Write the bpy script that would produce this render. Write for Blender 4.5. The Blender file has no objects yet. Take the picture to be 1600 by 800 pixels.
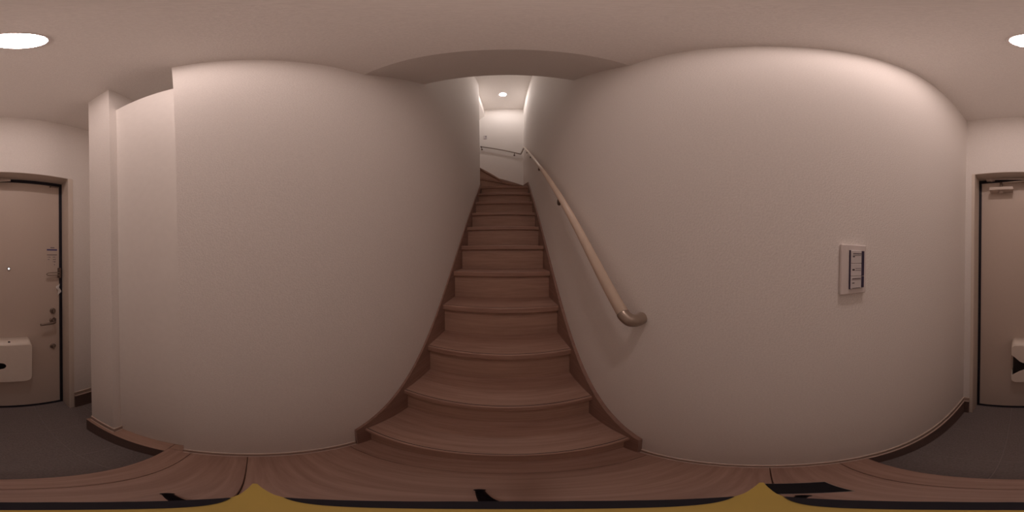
import bpy, bmesh, math, random
from mathutils import Vector, Matrix
random.seed(7)
scene = bpy.context.scene
C = scene.collection

# ------------------------------------------------------------------ camera (360 degree, equirectangular)
CAM_H = 1.2
YAW, PITCH, ROLL = 0.024, -0.0196, 0.0028
cam = bpy.data.cameras.new('camera')
cam.type = 'PANO'
for holder in (cam, getattr(cam, 'cycles', None)):
    try:
        holder.panorama_type = 'EQUIRECTANGULAR'
    except Exception:
        pass
cam.clip_start = 0.005
cam.clip_end = 100
cam_ob = bpy.data.objects.new('camera', cam)
C.objects.link(cam_ob)


def ray(azimuth, elevation):
    a, e = math.radians(azimuth), math.radians(elevation)
    x, y, z = math.sin(a) * math.cos(e), math.cos(a) * math.cos(e), math.sin(e)
    c, s = math.cos(ROLL), math.sin(ROLL)
    x, z = x * c + z * s, -x * s + z * c
    c, s = math.cos(PITCH), math.sin(PITCH)
    y, z = y * c - z * s, y * s + z * c
    c, s = math.cos(YAW), math.sin(YAW)
    x, y = x * c + y * s, -x * s + y * c
    return Vector((x, y, z))


right, fwd, up = ray(90, 0), ray(0, 0), ray(0, 90)
cam_ob.matrix_world = Matrix(((right.x, up.x, -fwd.x, 0), (right.y, up.y, -fwd.y, 0),
                              (right.z, up.z, -fwd.z, CAM_H), (0, 0, 0, 1)))
scene.camera = cam_ob

# ------------------------------------------------------------------ world, light levels, exposure
world = bpy.data.worlds.new('world')
scene.world = world
world.use_nodes = True
world.node_tree.nodes['Background'].inputs[0].default_value = (0, 0, 0, 1)
world.node_tree.nodes['Background'].inputs[1].default_value = 0.0
vs = scene.view_settings
vs.view_transform = 'Standard'
vs.look = 'None'
vs.gamma = 1.0
vs.use_curve_mapping = False
vs.exposure = 0.0
scene.cycles.max_bounces = 14
scene.cycles.diffuse_bounces = 10
LAMP_COLOUR = (1.0, 0.80, 0.735)
UPPER_COLOUR = (1.0, 0.90, 0.86)
LAMP_HALL = 110.0       # emission of the hall downlight
LAMP_UPPER = 178.0      # emission of the downlight over the turn of the stairs

# ------------------------------------------------------------------ main measurements (metres)
XL, XR = -0.437, 0.338          # faces of the two hall walls
HC = 2.346                      # hall ceiling
HU = 5.55                       # ceiling over the stairs
YB = -0.965                     # entrance wall
YF = 3.58                       # far wall at the turn
ZG = -0.18                      # sunken entrance floor
RISE, RUN, Y1 = 0.211, 0.224, 0.332
SL, SR = -0.427, 0.322          # inner faces of the stringers
YSTEP = -0.268                  # edge of the raised wooden floor


# ------------------------------------------------------------------ mesh helpers
def box(bm, x0, x1, y0, y1, z0, z1, bevel=0.0, seg=2):
    v = [bm.verts.new((x, y, z)) for x in (x0, x1) for y in (y0, y1) for z in (z0, z1)]
    f = [(0, 1, 3, 2), (4, 6, 7, 5), (0, 4, 5, 1), (2, 3, 7, 6), (0, 2, 6, 4), (1, 5, 7, 3)]
    faces = [bm.faces.new([v[i] for i in q]) for q in f]
    if bevel > 0:
        es = list({e for fc in faces for e in fc.edges})
        bmesh.ops.bevel(bm, geom=es, offset=bevel, segments=seg, affect='EDGES', profile=0.5)
    return bm


def prism(bm, pts, axis, a, b):
    """extrude the closed outline pts along an axis from a to b"""
    def mk(p, t):
        if axis == 'x':
            return (t, p[0], p[1])
        if axis == 'y':
            return (p[0], t, p[1])
        return (p[0], p[1], t)
    va = [bm.verts.new(mk(p, a)) for p in pts]
    vb = [bm.verts.new(mk(p, b)) for p in pts]
    n = len(pts)
    bm.faces.new(va)
    bm.faces.new(list(reversed(vb)))
    for i in range(n):
        j = (i + 1) % n
        bm.faces.new((va[i], vb[i], vb[j], va[j]))
    bmesh.ops.recalc_face_normals(bm, faces=bm.faces[:])
    return bm


def tube(bm, path, radius, sides=16, caps=True):
    path = [Vector(p) for p in path]
    rad = radius if isinstance(radius, (list, tuple)) else [radius] * len(path)
    rings = []
    t0 = (path[1] - path[0]).normalized()
    ref = Vector((0, 0, 1)) if abs(t0.z) < 0.9 else Vector((1, 0, 0))
    n = t0.cross(ref).normalized()
    for i, p in enumerate(path):
        if i == 0:
            t = path[1] - path[0]
        elif i == len(path) - 1:
            t = path[-1] - path[-2]
        else:
            t = (path[i + 1] - path[i]).normalized() + (path[i] - path[i - 1]).normalized()
        t.normalize()
        n = (n - t * n.dot(t)).normalized()
        b = t.cross(n)
        rings.append([bm.verts.new(p + (n * math.cos(2 * math.pi * k / sides) + b * math.sin(2 * math.pi * k / sides)) * rad[i])
                      for k in range(sides)])
    for r0, r1 in zip(rings, rings[1:]):
        for k in range(sides):
            f = bm.faces.new((r0[k], r0[(k + 1) % sides], r1[(k + 1) % sides], r1[k]))
            f.smooth = True
    if caps:
        bm.faces.new(list(reversed(rings[0])))
        bm.faces.new(rings[-1])
    bmesh.ops.recalc_face_normals(bm, faces=bm.faces[:])
    return bm


def lathe(bm, prof, centre, axis='z', sides=32):
    """prof: (radius, height along axis)"""
    cx, cy, cz = centre
    rings = []
    for r, h in prof:
        ring = []
        for k in range(sides):
            a = 2 * math.pi * k / sides
            u, w = r * math.cos(a), r * math.sin(a)
            if axis == 'z':
                q = (cx + u, cy + w, cz + h)
            elif axis == 'y':
                q = (cx + u, cy + h, cz + w)
            else:
                q = (cx + h, cy + u, cz + w)
            ring.append(bm.verts.new(q))
        rings.append(ring)
    for r0, r1 in zip(rings, rings[1:]):
        for k in range(sides):
            f = bm.faces.new((r0[k], r0[(k + 1) % sides], r1[(k + 1) % sides], r1[k]))
            f.smooth = True
    bm.faces.new(rings[0])
    bm.faces.new(rings[-1])
    bmesh.ops.recalc_face_normals(bm, faces=bm.faces[:])
    return bm


def smooth_path(pts, n=6):
    """Catmull-Rom through pts"""
    P = [Vector(p) for p in pts]
    P = [P[0] * 2 - P[1]] + P + [P[-1] * 2 - P[-2]]
    out = []
    for i in range(1, len(P) - 2):
        for k in range(n):
            t = k / n
            a, b, c, d = P[i - 1], P[i], P[i + 1], P[i + 2]
            out.append(0.5 * ((2 * b) + (c - a) * t + (2 * a - 5 * b + 4 * c - d) * t * t + (3 * b - a - 3 * c + d) * t ** 3))
    out.append(P[-2])
    return out


def world_loc(o):
    v = Vector((0, 0, 0))
    while o is not None:
        v = v + o.location
        o = o.parent
    return v


def obj(name, bm, material, parent=None, label=None):
    """link the bmesh (world coordinates) as one mesh object"""
    me = bpy.data.meshes.new(name)
    if parent is not None:
        bmesh.ops.translate(bm, vec=-world_loc(parent), verts=bm.verts[:])
    bm.to_mesh(me)
    bm.free()
    me.materials.append(material)
    o = bpy.data.objects.new(name, me)
    C.objects.link(o)
    if parent is not None:
        o.parent = parent
    if label:
        o['label'] = label
    return o


def thing(name, label, cat, loc, group=None):
    o = bpy.data.objects.new(name, None)
    o.empty_display_size = 0.05
    C.objects.link(o)
    o.location = loc
    o['label'] = label
    o['category'] = cat
    if group:
        o['group'] = group
    return o


def struct(name, bm, material, label=None, cat=None):
    o = obj(name, bm, material)
    o['kind'] = 'structure'
    if label:
        o['label'] = label
    if cat:
        o['category'] = cat
    return o


def NB():
    return bmesh.new()


# ------------------------------------------------------------------ materials
def base_mat(name, colour, rough=0.6, metal=0.0, spec=0.5):
    m = bpy.data.materials.new(name)
    m.use_nodes = True
    p = m.node_tree.nodes['Principled BSDF']
    p.inputs['Base Color'].default_value = (*colour, 1)
    p.inputs['Roughness'].default_value = rough
    p.inputs['Metallic'].default_value = metal
    p.inputs['Specular IOR Level'].default_value = spec
    return m, m.node_tree, p


def noise_node(nt, scale, detail=2.0, rough=0.5, vec_scale=(1, 1, 1), coord='Object'):
    tc = nt.nodes.new('ShaderNodeTexCoord')
    mp = nt.nodes.new('ShaderNodeMapping')
    mp.inputs['Scale'].default_value = vec_scale
    nt.links.new(tc.outputs[coord], mp.inputs['Vector'])
    n = nt.nodes.new('ShaderNodeTexNoise')
    n.inputs['Scale'].default_value = scale
    n.inputs['Detail'].default_value = detail
    n.inputs['Roughness'].default_value = rough
    nt.links.new(mp.outputs['Vector'], n.inputs['Vector'])
    return n


def add_bump(nt, p, node, strength, distance):
    b = nt.nodes.new('ShaderNodeBump')
    b.inputs['Strength'].default_value = strength
    b.inputs['Distance'].default_value = distance
    nt.links.new(node.outputs['Fac'], b.inputs['Height'])
    nt.links.new(b.outputs['Normal'], p.inputs['Normal'])


def mix_by(nt, p, node, lo, hi, a=0.35, b=0.65):
    r = nt.nodes.new('ShaderNodeValToRGB')
    r.color_ramp.elements[0].position = a
    r.color_ramp.elements[1].position = b
    r.color_ramp.elements[0].color = (*lo, 1)
    r.color_ramp.elements[1].color = (*hi, 1)
    nt.links.new(node.outputs['Fac'], r.inputs['Fac'])
    nt.links.new(r.outputs['Color'], p.inputs['Base Color'])
    return r


def wallpaper(name, colour, bump=0.35):
    m, nt, p = base_mat(name, colour, 0.85, spec=0.25)
    n = noise_node(nt, 210.0, 3.0, 0.6)
    lo = tuple(c * 0.95 for c in colour)
    hi = tuple(min(1, c * 1.04) for c in colour)
    mix_by(nt, p, n, lo, hi, 0.3, 0.7)
    add_bump(nt, p, n, bump, 0.003)
    return m


def wood(name, dark, light, rough=0.45, along='x'):
    m, nt, p = base_mat(name, light, rough, spec=0.4)
    sc = {'x': (2.2, 34, 34), 'y': (34, 2.2, 34), 'z': (34, 34, 2.2)}[along]
    info = nt.nodes.new('ShaderNodeObjectInfo')
    tc = nt.nodes.new('ShaderNodeTexCoord')
    add = nt.nodes.new('ShaderNodeVectorMath')
    add.operation = 'ADD'
    mul = nt.nodes.new('ShaderNodeMath')
    mul.operation = 'MULTIPLY'
    mul.inputs[1].default_value = 9.0
    nt.links.new(info.outputs['Random'], mul.inputs[0])
    nt.links.new(tc.outputs['Object'], add.inputs[0])
    nt.links.new(mul.outputs[0], add.inputs[1])
    mp = nt.nodes.new('ShaderNodeMapping')
    mp.inputs['Scale'].default_value = sc
    nt.links.new(add.outputs[0], mp.inputs['Vector'])
    n = nt.nodes.new('ShaderNodeTexNoise')
    n.inputs['Scale'].default_value = 1.6
    n.inputs['Detail'].default_value = 6.0
    n.inputs['Roughness'].default_value = 0.65
    n.inputs['Distortion'].default_value = 0.4
    nt.links.new(mp.outputs['Vector'], n.inputs['Vector'])
    mix_by(nt, p, n, dark, light, 0.32, 0.68)
    add_bump(nt, p, n, 0.08, 0.001)
    return m


def plain(name, colour, rough=0.5, metal=0.0, var=0.04, scale=40, spec=0.5):
    m, nt, p = base_mat(name, colour, rough, metal, spec)
    n = noise_node(nt, scale, 2.0)
    mix_by(nt, p, n, tuple(c * (1 - var) for c in colour), tuple(min(1, c * (1 + var)) for c in colour))
    return m


WALL = (0.90, 0.867, 0.838)
M = {}
M['wall'] = wallpaper('white_wallpaper', WALL, 0.4)
M['ceiling'] = wallpaper('ceiling_wallpaper', WALL, 0.3)
M['panel'] = plain('white_panel', (0.90, 0.87, 0.84), 0.6, var=0.01)
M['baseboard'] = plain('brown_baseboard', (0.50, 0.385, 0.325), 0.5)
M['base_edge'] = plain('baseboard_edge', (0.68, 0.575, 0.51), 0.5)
M['caulk'] = plain('pale_caulk', (0.85, 0.76, 0.69), 0.5)
M['skirt'] = plain('brown_skirting', (0.16, 0.105, 0.09), 0.5)
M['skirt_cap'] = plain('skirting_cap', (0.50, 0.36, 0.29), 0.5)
M['wood_floor'] = wood('floor_wood', (0.34, 0.20, 0.155), (0.47, 0.30, 0.235), 0.42, 'x')
M['wood_tread'] = wood('tread_wood', (0.34, 0.20, 0.155), (0.47, 0.30, 0.235), 0.42, 'x')
M['wood_riser'] = wood('riser_wood', (0.41, 0.265, 0.205), (0.53, 0.35, 0.275), 0.5, 'x')
M['wood_string'] = wood('stringer_wood', (0.26, 0.155, 0.125), (0.36, 0.225, 0.18), 0.45, 'y')
M['wood_ledge'] = wood('ledge_wood', (0.40, 0.26, 0.20), (0.50, 0.33, 0.26), 0.45, 'y')
M['joint'] = plain('plank_joint', (0.10, 0.055, 0.042), 0.7)
M['groove'] = plain('dark_groove', (0.035, 0.018, 0.015), 0.7)
M['tile'] = plain('grey_tile', (0.245, 0.205, 0.20), 0.6, var=0.12, scale=160)
M['grout'] = plain('tile_grout', (0.34, 0.29, 0.275), 0.8)
M['door'] = plain('door_beige', (0.66, 0.56, 0.49), 0.45, var=0.015, scale=300)
M['gasket'] = plain('black_gasket', (0.012, 0.011, 0.022), 0.6)
M['reveal'] = plain('reveal_beige', (0.66, 0.58, 0.51), 0.6, var=0.02)
M['casing'] = plain('casing_white', (0.80, 0.72, 0.64), 0.5, var=0.01)
M['metal'] = plain('dull_metal', (0.30, 0.24, 0.21), 0.35, 0.8)
M['closer'] = plain('closer_beige_metal', (0.62, 0.53, 0.47), 0.4, 0.1)
M['bronze'] = plain('bronze_joint', (0.36, 0.29, 0.24), 0.32, 0.55)
M['bracket'] = plain('dark_bracket', (0.16, 0.11, 0.09), 0.45, 0.3)
M['rail'] = plain('cream_rail', (0.80, 0.66, 0.54), 0.28, var=0.02, scale=12)
M['rail_far'] = plain('shade_dark_rail', (0.34, 0.27, 0.235), 0.4, var=0.02)  # dark taupe paints in the shade on the rail's underside
M['mail'] = plain('white_plastic', (0.86, 0.78, 0.70), 0.35, var=0.01)
M['dark'] = plain('dark_cavity', (0.05, 0.04, 0.04), 0.8)
M['black'] = plain('black_plastic', (0.010, 0.008, 0.012), 0.6, spec=0.12)
M['navy'] = plain('navy_strip', (0.045, 0.032, 0.075), 0.45)
M['switch'] = plain('switch_white', (0.80, 0.74, 0.72), 0.35, var=0.01)
M['switch_label'] = plain('switch_label', (0.72, 0.68, 0.68), 0.5, var=0.01)
M['ink'] = plain('ink', (0.05, 0.04, 0.045), 0.7)
M['ink_grey'] = plain('grey_ink', (0.18, 0.15, 0.16), 0.7)
M['ink_blue'] = plain('blue_ink', (0.07, 0.06, 0.20), 0.6)
M['silver'] = plain('silver_edge', (0.75, 0.72, 0.70), 0.25, 0.8)
M['yellow'] = plain('yellow_shell', (0.34, 0.235, 0.045), 0.5, var=0.03, spec=0.2)
M['slate'] = plain('dark_pad', (0.014, 0.012, 0.016), 0.55, spec=0.15)
pm, pnt, pp = base_mat('clear_film', (0.96, 0.95, 0.94), 0.08)
pp.inputs['Transmission Weight'].default_value = 0.15
M['film'] = pm
pm, pnt, pp = base_mat('glass_lens_glow', (0.95, 0.95, 0.95), 0.05, 0.0)
pp.inputs['Coat Weight'].default_value = 1.0
pp.inputs['Emission Color'].default_value = (0.9, 0.95, 1.0, 1)      # added glow, stands in for the bright spot in the door viewer
pp.inputs['Emission Strength'].default_value = 1.6
M['lens'] = pm


def glow(name, strength, colour):
    m, nt, p = base_mat(name, (0.9, 0.9, 0.9), 0.5)
    p.inputs['Emission Color'].default_value = (*colour, 1)
    p.inputs['Emission Strength'].default_value = strength
    return m


M['glow_hall'] = glow('hall_diffuser', LAMP_HALL, LAMP_COLOUR)
M['glow_upper'] = glow('upper_diffuser', LAMP_UPPER, UPPER_COLOUR)

# ------------------------------------------------------------------ the shell
bm = NB(); box(bm, XR, XR + 0.1, -1.18, YF + 0.1, -0.3, HU + 0.1)
wall_right = struct('wall_right', bm, M['wall'])
bm = NB(); box(bm, -2.2, XL, -0.215, 2.56, -0.1, HU + 0.1)
wall_left = struct('wall_left', bm, M['wall'])
bm = NB(); box(bm, -2.2, XR, YF, YF + 0.1, 2.0, HU + 0.1)
struct('wall_far', bm, M['wall'])
bm = NB(); box(bm, -2.3, -2.2, 2.4, YF + 0.1, 2.0, HU + 0.1)
struct('wall_landing', bm, M['wall'])
bm = NB(); box(bm, -0.90, -0.80, -1.18, -0.215, -0.3, HC + 0.1)
struct('wall_niche', bm, M['wall'])
bm = NB(); box(bm, -0.80, -0.439, -0.675, -0.515, 0.0, HC)
struct('wall_pillar', bm, M['wall'])
bm = NB(); box(bm, -0.50, -0.48, -0.515, -0.215, 0.0, 2.108)
struct('wall_partition', bm, M['panel'])
# entrance wall round the door opening
OX0, OX1, OZ = -0.46, 0.28, 1.774
bm = NB()
prism(bm, [(-0.80, -0.3), (OX0, -0.3), (OX0, OZ), (OX1, OZ), (OX1, -0.3), (XR, -0.3), (XR, HC + 0.1), (-0.80, HC + 0.1)], 'y', YB - 0.2, YB)
wall_back = struct('wall_back', bm, M['wall'])
# ceilings
bm = NB(); box(bm, -0.80, XR, YB, 0.384, HC, HC + 0.1)
struct('ceiling', bm, M['ceiling'])
bm = NB()
prism(bm, [(0.384, HC), (0.815, 2.765), (0.815, HU), (0.715, HU), (0.715, 2.85), (0.384, 2.50)], 'x', XL, XR)
struct('ceiling_slope', bm, M['ceiling'])
bm = NB(); box(bm, -2.2, XR, 0.715, YF, HU, HU + 0.1)
struct('ceiling_upper', bm, M['ceiling'])
bm = NB()
prism(bm, [(-0.497, HU), (-0.497, 5.215), (-1.05, 4.47), (-1.05, HU)], 'y', 2.56, YF)
struct('ceiling_soffit', bm, M['wall'])

# ------------------------------------------------------------------ wooden floor: planks across the hall
bm = NB(); box(bm, -0.50, XR, YSTEP + 0.02, 0.45, -0.16, -0.014)
floor = struct('floor', bm, M['joint'])


def plank(x0, x1, y0, y1, parent, mat, z1=0.0, thick=0.013, name='plank'):
    b = NB()
    box(b, x0, x1, y0, y1, z1 - thick, z1, 0.0012, 1)
    return obj(name, b, mat, parent)


g = 0.0007
plank(XL, XR, 0.265 + g, 0.40, floor, M['wood_floor'])
plank(XL, XR, -0.035 + g, 0.265 - g, floor, M['wood_floor'])
plank(XL, XR, -0.19 + g, -0.035 - g, floor, M['wood_floor'])
plank(-0.48, XL - 0.0005, -0.268 + 0.002, -0.215, floor, M['wood_ledge'])
# front edge board of the raised floor
bm = NB(); box(bm, -0.4368, XR, YSTEP, -0.19 - g, ZG, 0.0, 0.0025, 2)
struct('trim_1', bm, M['wood_floor'])
# ledge that carries the pillar and the partition
bm = NB(); box(bm, -0.80, -0.4135, -0.688, YSTEP, -0.005, 0.0, 0.001, 1)
struct('trim_2', bm, M['wood_ledge'])
bm = NB(); box(bm, -0.79, -0.4145, -0.687, YSTEP + 0.01, ZG, -0.005)
struct('trim_3', bm, M['skirt'])

# ------------------------------------------------------------------ sunken entrance floor with tiles
bm = NB(); box(bm, -0.80, XR, -1.10, YSTEP + 0.03, -0.3, ZG - 0.0015)
entry = struct('floor_entry', bm, M['grout'])
xs = [-0.80, -0.55, -0.25, 0.05, XR]
ys = [-1.10, -1.05, -0.75, -0.47, YSTEP]
for i in range(len(xs) - 1):
    for j in range(len(ys) - 1):
        b = NB()
        e = 0.0016
        box(b, xs[i] + e, xs[i + 1] - e, ys[j] + e, ys[j + 1] - e, ZG - 0.012, ZG, 0.0008, 1)
        obj('tile', b, M['tile'], entry)

# ------------------------------------------------------------------ baseboards
def baseboard(name, x0, x1, y0, y1, nx, ny, z1=0.046):
    """(nx, ny) points from the wall into the room"""
    b = NB()
    box(b, x0, x1, y0, y1, 0.0, z1)
    o = struct(name, b, M['baseboard'])
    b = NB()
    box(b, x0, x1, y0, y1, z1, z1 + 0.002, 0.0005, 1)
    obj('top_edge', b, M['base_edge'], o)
    b = NB()
    t = 0.0022
    box(b, min(x0, x0 + nx * t), max(x1, x1 + nx * t), min(y0, y0 + ny * t), max(y1, y1 + ny * t), 0.0, 0.003, 0.0006, 1)
    obj('floor_caulk', b, M['caulk'], o)
    return o


def skirting(name, x0, x1, y0, y1, cap_dir):
    b = NB()
    box(b, x0, x1, y0, y1, ZG, -0.004, 0.001, 1)
    o = struct(name, b, M['skirt'])
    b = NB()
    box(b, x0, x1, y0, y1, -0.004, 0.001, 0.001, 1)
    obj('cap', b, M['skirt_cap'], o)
    return o


baseboard('baseboard_right', XR - 0.007, XR, YB, 0.294, -1, 0)
baseboard('baseboard_left', XL, XL + 0.007, -0.215, 0.292, 1, 0)
baseboard('baseboard_pillar_side', -0.480, -0.439, -0.515, -0.508, 0, 1)
baseboard('baseboard_pillar_front', -0.439, -0.432, -0.675, -0.508, 1, 0)
baseboard('baseboard_back_left', -0.80, -0.494, YB, YB + 0.007, 0, 1)
baseboard('baseboard_back_right', 0.2985, XR - 0.007, YB, YB + 0.007, 0, 1)
skirting('trim_4', XR - 0.013, XR, YB, YSTEP, 'x')
skirting('trim_5', -0.80, -0.494, YB, YB + 0.013, 'y')
skirting('trim_6', 0.2985, XR - 0.013, YB, YB + 0.013, 'y')

# ------------------------------------------------------------------ staircase
stairs = thing('staircase', 'steep brown wooden staircase between white walls, winding left at the top', 'staircase', (-0.05, Y1, 0))
TH = 0.036


def slab_tread(n):
    y0 = Y1 + (n - 1) * RUN
    z1 = n * RISE
    b = NB()
    y1 = y0 + RUN + 0.03
    # rounded nosing profile in (y, z)
    r = 0.007
    prof = [(y1, z1 - TH), (y1, z1)]
    for k in range(5):
        a = math.pi / 2 + (math.pi / 2) * k / 4
        prof.append((y0 + r + r * math.cos(a), z1 - r + r * math.sin(a)))
    for k in range(4):
        a = math.pi + (math.pi / 2) * k / 3
        prof.append((y0 + 0.004 + 0.004 * math.cos(a), z1 - TH + 0.004 + 0.004 * math.sin(a)))
    prism(b, prof, 'x', SL, SR)
    t = obj('tread', b, M['wood_tread'], stairs)
    b = NB()
    box(b, SL + 0.001, SR - 0.001, y0 + 0.0090, y0 + 0.0124, z1 - 0.002, z1 + 0.0003)
    obj('groove', b, M['groove'], t, 'thin dark anti-slip groove')
    return t


def riser(n):
    y0 = Y1 + (n - 1) * RUN + 0.024
    b = NB()
    box(b, SL, SR, y0, y0 + 0.012, (n - 1) * RISE - (0.0 if n == 1 else 0.01), n * RISE - TH + 0.002)
    obj('riser', b, M['wood_riser'], stairs)


for n in range(1, 11):
    slab_tread(n)
for n in range(1, 12):
    riser(n)
# top of the straight flight and the turn
PV = Vector((-0.449, 2.638))
d12 = Vector((math.cos(math.radians(29.6)), math.sin(math.radians(29.6))))
d13 = Vector((math.cos(math.radians(60.4)), math.sin(math.radians(60.4))))


def reach_x(d, x):
    return PV + d * ((x - PV.x) / d.x)


def reach_y(d, y):
    return PV + d * ((y - PV.y) / d.y)


def poly_tread(name, pts, z1):
    b = NB()
    prism(b, pts, 'z', z1 - TH, z1)
    return obj(name, b, M['wood_tread'], stairs)


a12 = reach_x(d12, XR)
a13 = reach_y(d13, YF)
yn11 = Y1 + 10 * RUN
poly_tread('tread', [(SL, yn11), (SR, yn11), (SR, a12.y + 0.04), (SL, PV.y + 0.06)], 11 * RISE)
poly_tread('tread', [(-0.66, PV.y), (PV.x, PV.y), (a12.x, a12.y), (XR, YF), (a13.x - 0.04, YF), (-0.66, PV.y + 0.2)], 12 * RISE)
poly_tread('tread', [(-0.66, 2.56), (PV.x - 0.005, 2.56), (PV.x, PV.y), (a13.x, YF), (-0.66, YF)], 13 * RISE)
poly_tread('tread', [(-0.90, 2.56), (-0.63, 2.56), (-0.63, YF), (-0.90, YF)], 14 * RISE)


def line_riser(p, q, d, z0, z1):
    nrm = Vector((-d.y, d.x))
    o0, o1 = nrm * 0.022, nrm * 0.034
    b = NB()
    prism(b, [tuple(p + o0), tuple(q + o0), tuple(q + o1), tuple(p + o1)], 'z', z0, z1)
    obj('riser', b, M['wood_riser'], stairs)


line_riser(PV, a12 - d12 * 0.015, d12, 11 * RISE, 12 * RISE - TH + 0.002)
line_riser(PV, a13 - d13 * 0.02, d13, 12 * RISE, 13 * RISE - TH + 0.002)
b = NB(); box(b, -0.66, -0.648, 2.56, YF, 13 * RISE, 14 * RISE - TH + 0.002); obj('riser', b, M['wood_riser'], stairs)
b = NB(); box(b, -0.89, -0.878, 2.56, YF, 14 * RISE, 15 * RISE - TH + 0.002); obj('riser', b, M['wood_riser'], stairs)
# upper landing
bm = NB(); box(bm, -2.2, -0.865, 2.56, YF, 15 * RISE - 0.036, 15 * RISE)
struct('floor_upper', bm, M['wood_floor'])


def stringer_top(y):
    return RISE * ((y - Y1) / RUN + 1) + 0.05


def stringer(x0, x1, y_end, name='stringer'):
    b = NB()
    y0 = 0.296
    pts = [(y0, 0.0), (y0, stringer_top(y0)), (y_end, stringer_top(y_end)), (y_end, stringer_top(y_end) - 0.36), (y0 + 0.34, 0.0)]
    prism(b, pts, 'x', x0, x1)
    return obj(name, b, M['wood_string'], stairs)


stringer(XL + 0.0005, SL + 0.001, 2.56)
stringer(SR - 0.001, XR - 0.0005, 2.64)
# skirting boards round the turn
b = NB()
zt = stringer_top(2.64)
prism(b, [(2.64, zt - 0.36), (2.64, zt), (YF - 0.014, 2.77), (YF - 0.014, 2.45)], 'x', XR - 0.014, XR - 0.0005)
obj('skirting', b, M['wood_string'], stairs)
b = NB()
prism(b, [(XR - 0.0005, 2.45), (XR - 0.0005, 2.77), (-0.45, 3.045), (-0.90, 3.42), (-0.90, 3.0), (-0.45, 2.66)], 'y', YF - 0.014, YF - 0.0005)
obj('skirting', b, M['wood_string'], stairs)

# ------------------------------------------------------------------ entrance door
YD = -1.075                    # front of the leaf
DX0, DX1, DZ0, DZ1 = -0.438, 0.262, -0.157, 1.750
bm = NB(); box(bm, OX0, OX1, YD - 0.06, YD - 0.02, ZG, OZ)
door = struct('door_1', bm, M['dark'], 'beige steel entrance door with black edge seal, mail receiver and closer', 'door')
b = NB(); box(b, DX0, DX1, YD - 0.03, YD, DZ0, DZ1, 0.002, 2); obj('door_panel', b, M['door'], door)
# black seal between leaf and frame
b = NB()
box(b, OX0, DX0, YD - 0.02, YD + 0.006, ZG, OZ)
obj('seal', b, M['gasket'], door, 'black edge seal')
b = NB(); box(b, DX1, OX1, YD - 0.02, YD + 0.006, ZG, OZ); obj('seal', b, M['gasket'], door, 'black edge seal')
b = NB(); box(b, DX0, DX1, YD - 0.02, YD + 0.006, DZ1, OZ); obj('seal', b, M['gasket'], door, 'black edge seal')
b = NB(); box(b, DX0, DX1, YD - 0.02, YD + 0.006, ZG, DZ0); obj('seal', b, M['gasket'], door, 'black edge seal')
# lining of the opening
for (x0, x1, z0, z1) in ((OX0, OX0 + 0.002, ZG, OZ), (OX1 - 0.002, OX1, ZG, OZ), (OX0 + 0.002, OX1 - 0.002, OZ - 0.002, OZ)):
    b = NB(); box(b, x0, x1, YD + 0.006, YB, z0, z1); obj('lining', b, M['reveal'], door)
# casings beside the opening
bm = NB(); box(bm, OX1, OX1 + 0.018, YB, YB + 0.004, ZG, OZ, 0.001, 1); struct('trim_7', bm, M['casing'])
bm = NB(); box(bm, OX0 - 0.033, OX0, YB, YB + 0.004, ZG, OZ, 0.001, 1); struct('trim_8', bm, M['casing'])
# peephole
b = NB(); lathe(b, [(0.011, 0), (0.011, 0.004), (0.008, 0.007)], (-0.084, YD, 1.137), 'y', 20); ph = obj('peephole', b, M['metal'], door)
b = NB(); lathe(b, [(0.007, 0.006), (0.005, 0.009), (0.001, 0.010)], (-0.084, YD, 1.137), 'y', 16); obj('lens', b, M['lens'], ph)
# cylinder locks
for z in (0.826, 0.529):
    b = NB(); lathe(b, [(0.021, 0), (0.021, 0.006), (0.017, 0.010)], (-0.387, YD, z), 'y', 28); lk = obj('lock', b, M['metal'], door)
    b = NB(); box(b, -0.391, -0.383, YD + 0.009, YD + 0.024, z - 0.016, z + 0.016, 0.002, 2); obj('thumb_turn', b, M['bronze'], lk)
# lever handle
b = NB(); lathe(b, [(0.024, 0), (0.024, 0.006), (0.019, 0.010)], (-0.387, YD, 0.752), 'y', 28); hd = obj('door_handle', b, M['metal'], door)
b = NB(); tube(b, smooth_path([(-0.387, YD + 0.008, 0.752), (-0.387, YD + 0.040, 0.752), (-0.375, YD + 0.050, 0.750), (-0.285, YD + 0.052, 0.747)], 5), 0.0085, 12); obj('lever', b, M['metal'], hd)
# swing bar guard
b = NB(); box(b, -0.446, -0.424, YD, YD + 0.020, 1.068, 1.138, 0.003, 2); gd = obj('door_guard', b, M['bracket'], door)
b = NB()
tube(b, smooth_path([(-0.430, YD + 0.022, 1.107), (-0.36, YD + 0.026, 1.107), (-0.342, YD + 0.027, 1.104), (-0.336, YD + 0.027, 1.098),
                     (-0.342, YD + 0.027, 1.092), (-0.36, YD + 0.026, 1.089), (-0.430, YD + 0.022, 1.089)], 5), 0.0034, 8)
obj('swing_bar', b, M['bronze'], gd)
# crumpled clear film at the latch
b = NB()
rnd = random.Random(3)
bmesh.ops.create_icosphere(b, subdivisions=3, radius=1.0)
for v in b.verts:
    k = 1 + rnd.uniform(-0.28, 0.28)
    v.co = Vector((v.co.x * 0.011 * k - 0.429 + 0.008 * math.sin(v.co.z * 4), v.co.y * 0.009 * k + YD + 0.010, v.co.z * 0.036 * k + 0.985))
obj('clear_film', b, M['film'], door, 'crumpled clear plastic film at the latch')
# notice on the leaf
b = NB(); box(b, -0.424, -0.344, YD, YD + 0.0008, 1.150, 1.288); nt_ = obj('notice', b, plain('notice_film', (0.65, 0.555, 0.49), 0.4, var=0.01), door, 'small notice with blue band and dark marks')


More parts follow.
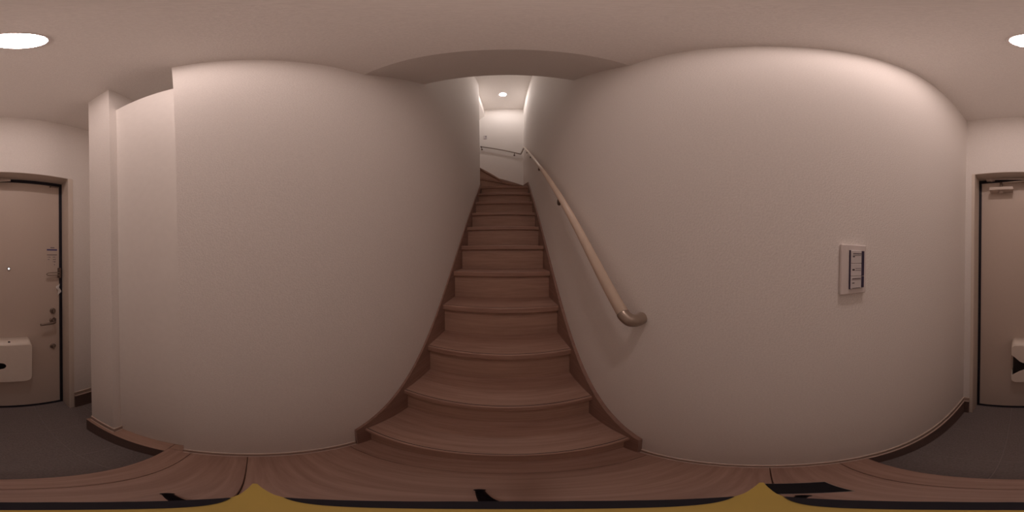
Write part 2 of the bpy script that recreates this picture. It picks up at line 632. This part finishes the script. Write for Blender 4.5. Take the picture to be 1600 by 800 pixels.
def mark(x0, x1, z0, z1, mat, parent, y=YD + 0.0008, name='print'):
    q = NB(); box(q, x0, x1, y, y + 0.0005, z0, z1); return obj(name, q, mat, parent)


mark(-0.402, -0.372, 1.277, 1.283, M['ink_grey'], nt_)
mark(-0.422, -0.346, 1.260, 1.270, M['ink_blue'], nt_)
mark(-0.421, -0.347, 1.228, 1.232, M['ink'], nt_)
b = NB()
rnd = random.Random(11)
for cx, rows in ((-0.361, 2), (-0.400, 3)):
    for r in range(rows):
        z = 1.214 - r * 0.016
        for k in range(3):
            x = cx + (k - 1) * 0.007 + rnd.uniform(-0.001, 0.001)
            if rnd.random() < 0.8:
                box(b, x - 0.0025, x + 0.0025, YD + 0.0008, YD + 0.0013, z - rnd.uniform(0.001, 0.004), z + rnd.uniform(0.001, 0.004))
box(b, -0.405, -0.399, YD + 0.0008, YD + 0.0013, 1.158, 1.165)
o = obj('small_print', b, M['ink_grey'], nt_)
o['kind'] = 'stuff'
# door closer: body, boss, two arms and frame bracket
b = NB(); box(b, 0.046, 0.200, YD, YD + 0.056, 1.666, 1.690, 0.003, 2); cl = obj('door_closer', b, M['closer'], door, 'pale door closer body')
b = NB(); lathe(b, [(0.017, 0.0), (0.017, -0.008), (0.013, -0.012)], (0.125, YD + 0.024, 1.666), 'z', 24); obj('boss', b, M['closer'], cl)
b = NB(); lathe(b, [(0.010, 0.0), (0.010, 0.046)], (0.125, YD + 0.024, 1.690), 'z', 16); obj('spindle', b, M['metal'], cl)
b = NB(); box(b, 0.170, 0.225, YD + 0.006, YD + 0.030, OZ - 0.016, OZ - 0.002, 0.002, 1); box(b, 0.186, 0.196, YD + 0.022, YD + 0.040, OZ - 0.026, OZ - 0.004, 0.001, 1); obj('frame_bracket', b, M['closer'], cl)
b = NB(); tube(b, [(0.190, YD + 0.036, 1.760), (-0.090, YD + 0.055, 1.742)], 0.0045, 10); obj('closer_arm', b, M['closer'], cl)
b = NB(); tube(b, [(0.125, YD + 0.024, 1.733), (-0.090, YD + 0.055, 1.736)], 0.005, 10); obj('closer_arm', b, M['closer'], cl)
# little catch in the upper latch corner
b = NB(); box(b, -0.432, -0.375, YD, YD + 0.006, 1.738, 1.744, 0.001, 1); ct = obj('catch', b, M['metal'], door)
b = NB(); lathe(b, [(0.006, 0), (0.006, 0.006)], (-0.372, YD, 1.739), 'y', 14); obj('stud', b, M['bracket'], ct)
# mail receiver: hollow case with a wedge-shaped opening at its hinge side
MF = YD + 0.088


def arc(cx, cz, r, a0, a1, n=5):
    return [(cx + r * math.cos(math.radians(a0 + (a1 - a0) * k / n)), cz + r * math.sin(math.radians(a0 + (a1 - a0) * k / n))) for k in range(n + 1)]


mx0, mx1, mz0, mz1 = -0.220, 0.048, 0.272, 0.618
outer = [(mx1, 0.540)] + arc(mx1 - 0.022, mz1 - 0.022, 0.022, 0, 90) + arc(mx0 + 0.022, mz1 - 0.022, 0.022, 90, 180) + \
    arc(mx0 + 0.045, mz0 + 0.045, 0.045, 180, 270) + arc(mx1 - 0.035, mz0 + 0.035, 0.035, 270, 345) + [(mx1, 0.345)]
notch = [(0.030, 0.362), (0.0, 0.388), (-0.030, 0.405)] + arc(-0.034, 0.437, 0.030, 270, 90, 8) + [(-0.020, 0.470), (0.0, 0.484), (0.028, 0.520)]
b = NB(); prism(b, outer + notch, 'y', MF - 0.005, MF)
mb = obj('mail_receiver', b, M['mail'], door, 'white plastic mail receiver with rounded corners and wedge opening')
b = NB()
ring_f = [b.verts.new((x, MF - 0.004, z)) for x, z in outer]
ring_b = [b.verts.new((x, YD, z + (0.018 if z > 0.5 else 0.0))) for x, z in outer]
for i in range(len(outer) - 1):
    f = b.faces.new((ring_f[i], ring_b[i], ring_b[i + 1], ring_f[i + 1])); f.smooth = True
o = obj('case_wall', b, M['mail'], mb)
sm = o.modifiers.new('thickness', 'SOLIDIFY'); sm.thickness = 0.004; sm.offset = 0
b = NB(); box(b, mx0 + 0.012, mx1 - 0.006, YD, YD + 0.003, mz0 + 0.012, mz1 - 0.004); obj('lining', b, M['dark'], mb, 'dark plate painted as the shade inside')  # dark back plate stands in for shade inside the hollow case
b = NB(); box(b, -0.090, -0.076, MF - 0.050, MF - 0.030, mz1 + 0.002, mz1 + 0.011, 0.001, 1); obj('tab', b, M['dark'], mb)

# ------------------------------------------------------------------ handrail on the right wall
RX = XR - 0.052
RP0, RP1 = Vector((RX, 0.334, 1.030)), Vector((RX, 2.86, 3.372))
RD = (RP1 - RP0).normalized()
rail = thing('handrail', 'long round cream handrail sloping up the right stair wall with bronze end', 'handrail', tuple(RP0))
b = NB(); tube(b, [RP0, RP1], 0.0172, 24); obj('rail', b, M['rail'], rail)
b = NB()
tube(b, smooth_path([RP0 + RD * 0.001, RP0 - RD * 0.008, (RX + 0.006, 0.315, 1.014), (RX + 0.016, 0.308, 1.011), (RX + 0.032, 0.307, 1.009), (XR - 0.0005, 0.310, 1.009)], 6),
     0.0182, 24)
obj('end_elbow', b, M['bronze'], rail, 'bronze elbow returning to the wall')


def rail_bracket(y, parent):
    c = RP0 + RD * ((y - RP0.y) / RD.y)
    p = Vector((XR, c.y, c.z - 0.124))
    q = NB(); lathe(q, [(0.027, -0.0002), (0.027, -0.008), (0.022, -0.013)], tuple(p), 'x', 28)
    br = obj('bracket', q, M['bracket'], parent, 'dark round wall plate and arm')
    w = RP0 + RD * ((y - 0.075 - RP0.y) / RD.y)
    q = NB(); tube(q, smooth_path([p + Vector((-0.006, 0, 0)), p.lerp(w, 0.5) + Vector((0.006, 0, -0.004)), w + Vector((0.004, 0.004, -0.008))], 5), 0.0055, 10)
    obj('arm', q, M['bracket'], br)
    q = NB(); tube(q, [w - RD * 0.020 + Vector((0.006, 0.004, -0.005)), w + RD * 0.020 + Vector((0.006, 0.004, -0.005))], 0.0125, 14)
    obj('saddle', q, M['bracket'], br)


for y in (1.03, 1.73, 2.40, 2.85):
    rail_bracket(y, rail)

# handrail round the turn, on the far wall
FY = YF - 0.05
F0, F1 = Vector((0.275, FY, 3.650)), Vector((-0.572, FY, 3.925))
rail2 = thing('handrail', 'thin handrail coloured dark for its shaded underside on the far wall above the turning steps', 'handrail', tuple(F0))
b = NB(); tube(b, [F0, F1], 0.0135, 16); obj('rail', b, M['rail_far'], rail2)
b = NB(); tube(b, smooth_path([F0 + (F1 - F0) * 0.03, F0, Vector((0.284, FY - 0.03, 3.645)), RP1.lerp(Vector((0.284, FY, 3.645)), 0.08), RP1 + RD * 0.002], 6), 0.014, 16); obj('corner_joint', b, M['bronze'], rail2, 'bronze corner joint')
fd = (F1 - F0)
for t in (0.155, 0.985):
    c = F0 + fd * t
    q = NB(); tube(q, smooth_path([c, c + Vector((0, 0.004, -0.040)), c + Vector((0, 0.02, -0.055)), c + Vector((0, 0.047, -0.055))], 4), 0.007, 10); br = obj('bracket', q, M['bracket'], rail2)
    q = NB(); lathe(q, [(0.020, -0.0005), (0.020, -0.007), (0.014, -0.010)], (c.x, YF, c.z - 0.055), 'y', 20); obj('wall_plate', q, M['bracket'], br)
b = NB(); lathe(b, [(0.018, -0.012), (0.018, 0.010)], tuple(F1), 'x', 16); obj('end_cap', b, M['bracket'], rail2)

# ------------------------------------------------------------------ switches
SWY0, SWY1, SWZ0, SWZ1 = -0.238, -0.168, 1.111, 1.230
sw = thing('light_switch', 'white switch plate with three labelled rockers on the right hall wall', 'switch', (XR, -0.203, 1.111))
b = NB(); box(b, XR - 0.010, XR - 0.0002, SWY0, SWY1, SWZ0, SWZ1, 0.003, 3); obj('plate', b, M['switch'], sw)


def swz(t):        # 0 at the top edge of the plate, 1 at the bottom
    return SWZ1 - (SWZ1 - SWZ0) * t


def swy(t):        # 0 at the left of the plate as seen, 1 at the right
    return SWY1 - (SWY1 - SWY0) * t


b = NB(); box(b, XR - 0.0132, XR - 0.009, swy(0.335), swy(0.298), swz(0.885), swz(0.115)); obj('side_strip', b, M['navy'], sw, 'dark side strip')
b = NB(); box(b, XR - 0.0132, XR - 0.009, swy(0.88), swy(0.772), swz(0.63), swz(0.125)); obj('side_strip', b, M['navy'], sw, 'dark side strip')
b = NB(); box(b, XR - 0.0132, XR - 0.009, swy(0.88), swy(0.772), swz(0.87), swz(0.64)); obj('side_strip', b, M['navy'], sw, 'dark side strip')
XS = XR - 0.0135
for (t0, t1, marks) in ((0.118, 0.374, ((0.170, 0.190, 0.42, 0.75, 'ink_grey'), (0.208, 0.218, 0.42, 0.74, 'ink_grey'), (0.232, 0.250, 0.41, 0.49, 'ink'))),
                        (0.380, 0.626, ((0.470, 0.480, 0.52, 0.74, 'ink_grey'), (0.508, 0.518, 0.52, 0.74, 'ink_grey'), (0.485, 0.515, 0.40, 0.49, 'ink'))),
                        (0.632, 0.885, ((0.668, 0.690, 0.40, 0.74, 'ink_grey'), (0.700, 0.706, 0.38, 0.75, 'ink_grey'), (0.755, 0.772, 0.40, 0.49, 'ink'), (0.862, 0.872, 0.41, 0.72, 'ink_grey')))):
    q = NB(); box(q, XS, XR - 0.009, swy(0.768), swy(0.340), swz(t1), swz(t0), 0.0008, 1)
    rk = obj('rocker', q, M['switch_label'], sw)
    for (a, c, u, w, mt) in marks:
        q = NB(); box(q, XS - 0.0003, XS + 0.0001, swy(w), swy(u), swz(c), swz(a)); obj('print', q, M[mt], rk)

sw2 = thing('light_switch', 'small pale switch plate on the far wall beside the turn', 'switch', (-0.488, YF, 4.245))
b = NB(); box(b, -0.523, -0.453, YF - 0.010, YF - 0.0002, 4.235, 4.355, 0.003, 2); obj('plate', b, plain('pale_lilac_plate', (0.60, 0.56, 0.58), 0.4, var=0.01), sw2)
b = NB(); box(b, -0.512, -0.486, YF - 0.0125, YF - 0.009, 4.262, 4.330, 0.001, 1); obj('rocker', b, M['switch_label'], sw2)
b = NB(); box(b, -0.480, -0.462, YF - 0.0125, YF - 0.009, 4.290, 4.345, 0.001, 1); obj('rocker', b, M['ink_grey'], sw2)

# ------------------------------------------------------------------ downlights
def downlight(label, cx, cy, z, r, glow_mat):
    t = thing('ceiling_downlight', label, 'ceiling light', (cx, cy, z), 'round downlights')
    q = NB(); lathe(q, [(r * 1.14, -0.0002), (r * 1.14, -0.004), (r * 1.04, -0.006), (r * 1.0, -0.005), (r * 1.0, -0.0002)], (cx, cy, z), 'z', 40)
    obj('frame', q, M['switch'], t)
    q = NB(); lathe(q, [(r * 0.985, -0.004), (r * 0.96, -0.0055), (r * 0.8, -0.0068), (r * 0.5, -0.0075), (0.001, -0.0078)], (cx, cy, z), 'z', 40)
    obj('diffuser', q, glow_mat, t, 'glowing round diffuser')
    return t


downlight('glowing round downlight in the low hall ceiling near the entrance', -0.033, -0.268, HC, 0.055, M['glow_hall'])
downlight('glowing round downlight in the high ceiling over the turning steps', -0.079, 2.966, HU, 0.060, M['glow_upper'])

# ------------------------------------------------------------------ the recording camera on its stand
st = thing('camera_stand', 'small yellow camera with black lens housings on a slim three-legged stand', 'camera', (0, -0.002, 0))
CY = -0.002


PROF = [(0.0, 0.0076), (0.003, 0.0071), (0.0057, 0.0057), (0.0087, 0.0036), (0.0108, 0.0019)]


def mirror(half, sign=1):
    return [(-x, CY + sign * y) for x, y in reversed(half[1:])] + [(x, CY + sign * y) for x, y in half]


blade = [(0.0, 0.0018), (0.0108, 0.0018), (0.013, 0.0014), (0.0166, 0.0010), (0.0215, 0.0003)]
plan = mirror(blade) + list(reversed(mirror(blade, -1)))
b = NB(); prism(b, plan, 'z', 0.955, 1.080); body = obj('camera_body', b, M['yellow'], st, 'yellow camera shell')
for s in (-1, 1):
    plan = mirror(PROF, s) + [(0.0108, CY + s * 0.0017), (-0.0108, CY + s * 0.0017)]
    b = NB(); prism(b, plan, 'z', 0.960, 1.0803); obj('lens_housing', b, M['black'], body, 'black rounded lens housing')
b = NB(); tube(b, [(0, CY, 0.13), (0, CY, 0.955)], 0.0055, 16); obj('pole', b, M['black'], st)
b = NB(); lathe(b, [(0.008, 0.955), (0.010, 0.945), (0.010, 0.930), (0.0055, 0.925)], (0, CY, 0), 'z', 20); obj('mount', b, M['black'], st)
b = NB(); lathe(b, [(0.0055, 0.700), (0.013, 0.706), (0.0145, 0.73), (0.0145, 0.90), (0.010, 0.925)], (0, CY, 0), 'z', 24); obj('shadow_grip', b, M['black'], st)  # hidden sleeve added round the pole to cast a soft floor shadow
b = NB(); lathe(b, [(0.006, 0.150), (0.013, 0.145), (0.013, 0.105), (0.008, 0.100)], (0, CY, 0), 'z', 20); obj('hub', b, M['black'], st)
for (x, y) in ((-0.032, 0.136), (-0.120, -0.090), (0.112, -0.052)):
    tip = Vector((x, y, 0.006))
    top = Vector((x * 0.09, CY + (y - CY) * 0.09, 0.118))
    mid = top.lerp(tip, 0.5) + Vector((0, 0, 0.006))
    b = NB(); tube(b, smooth_path([top, mid, tip], 4), 0.0048, 12); lg = obj('leg', b, M['black'], st)
    b = NB(); lathe(b, [(0.006, 0.0), (0.0065, 0.004), (0.0055, 0.011)], (x, y, 0), 'z', 14); obj('foot', b, M['black'], lg)

# ------------------------------------------------------------------ flat black pad on the floor
pad = thing('flat_pad', 'flat black square pad with pale rim lying on the wooden floor', 'pad', (0.166, -0.064, 0))
b = NB(); box(b, 0.126, 0.206, -0.106, -0.022, 0.0, 0.0075, 0.002, 2); obj('rim', b, M['silver'], pad, 'thin pale rim')
b = NB(); box(b, 0.1275, 0.2045, -0.1045, -0.0235, 0.007, 0.0082, 0.0003, 1); obj('face', b, M['slate'], pad)
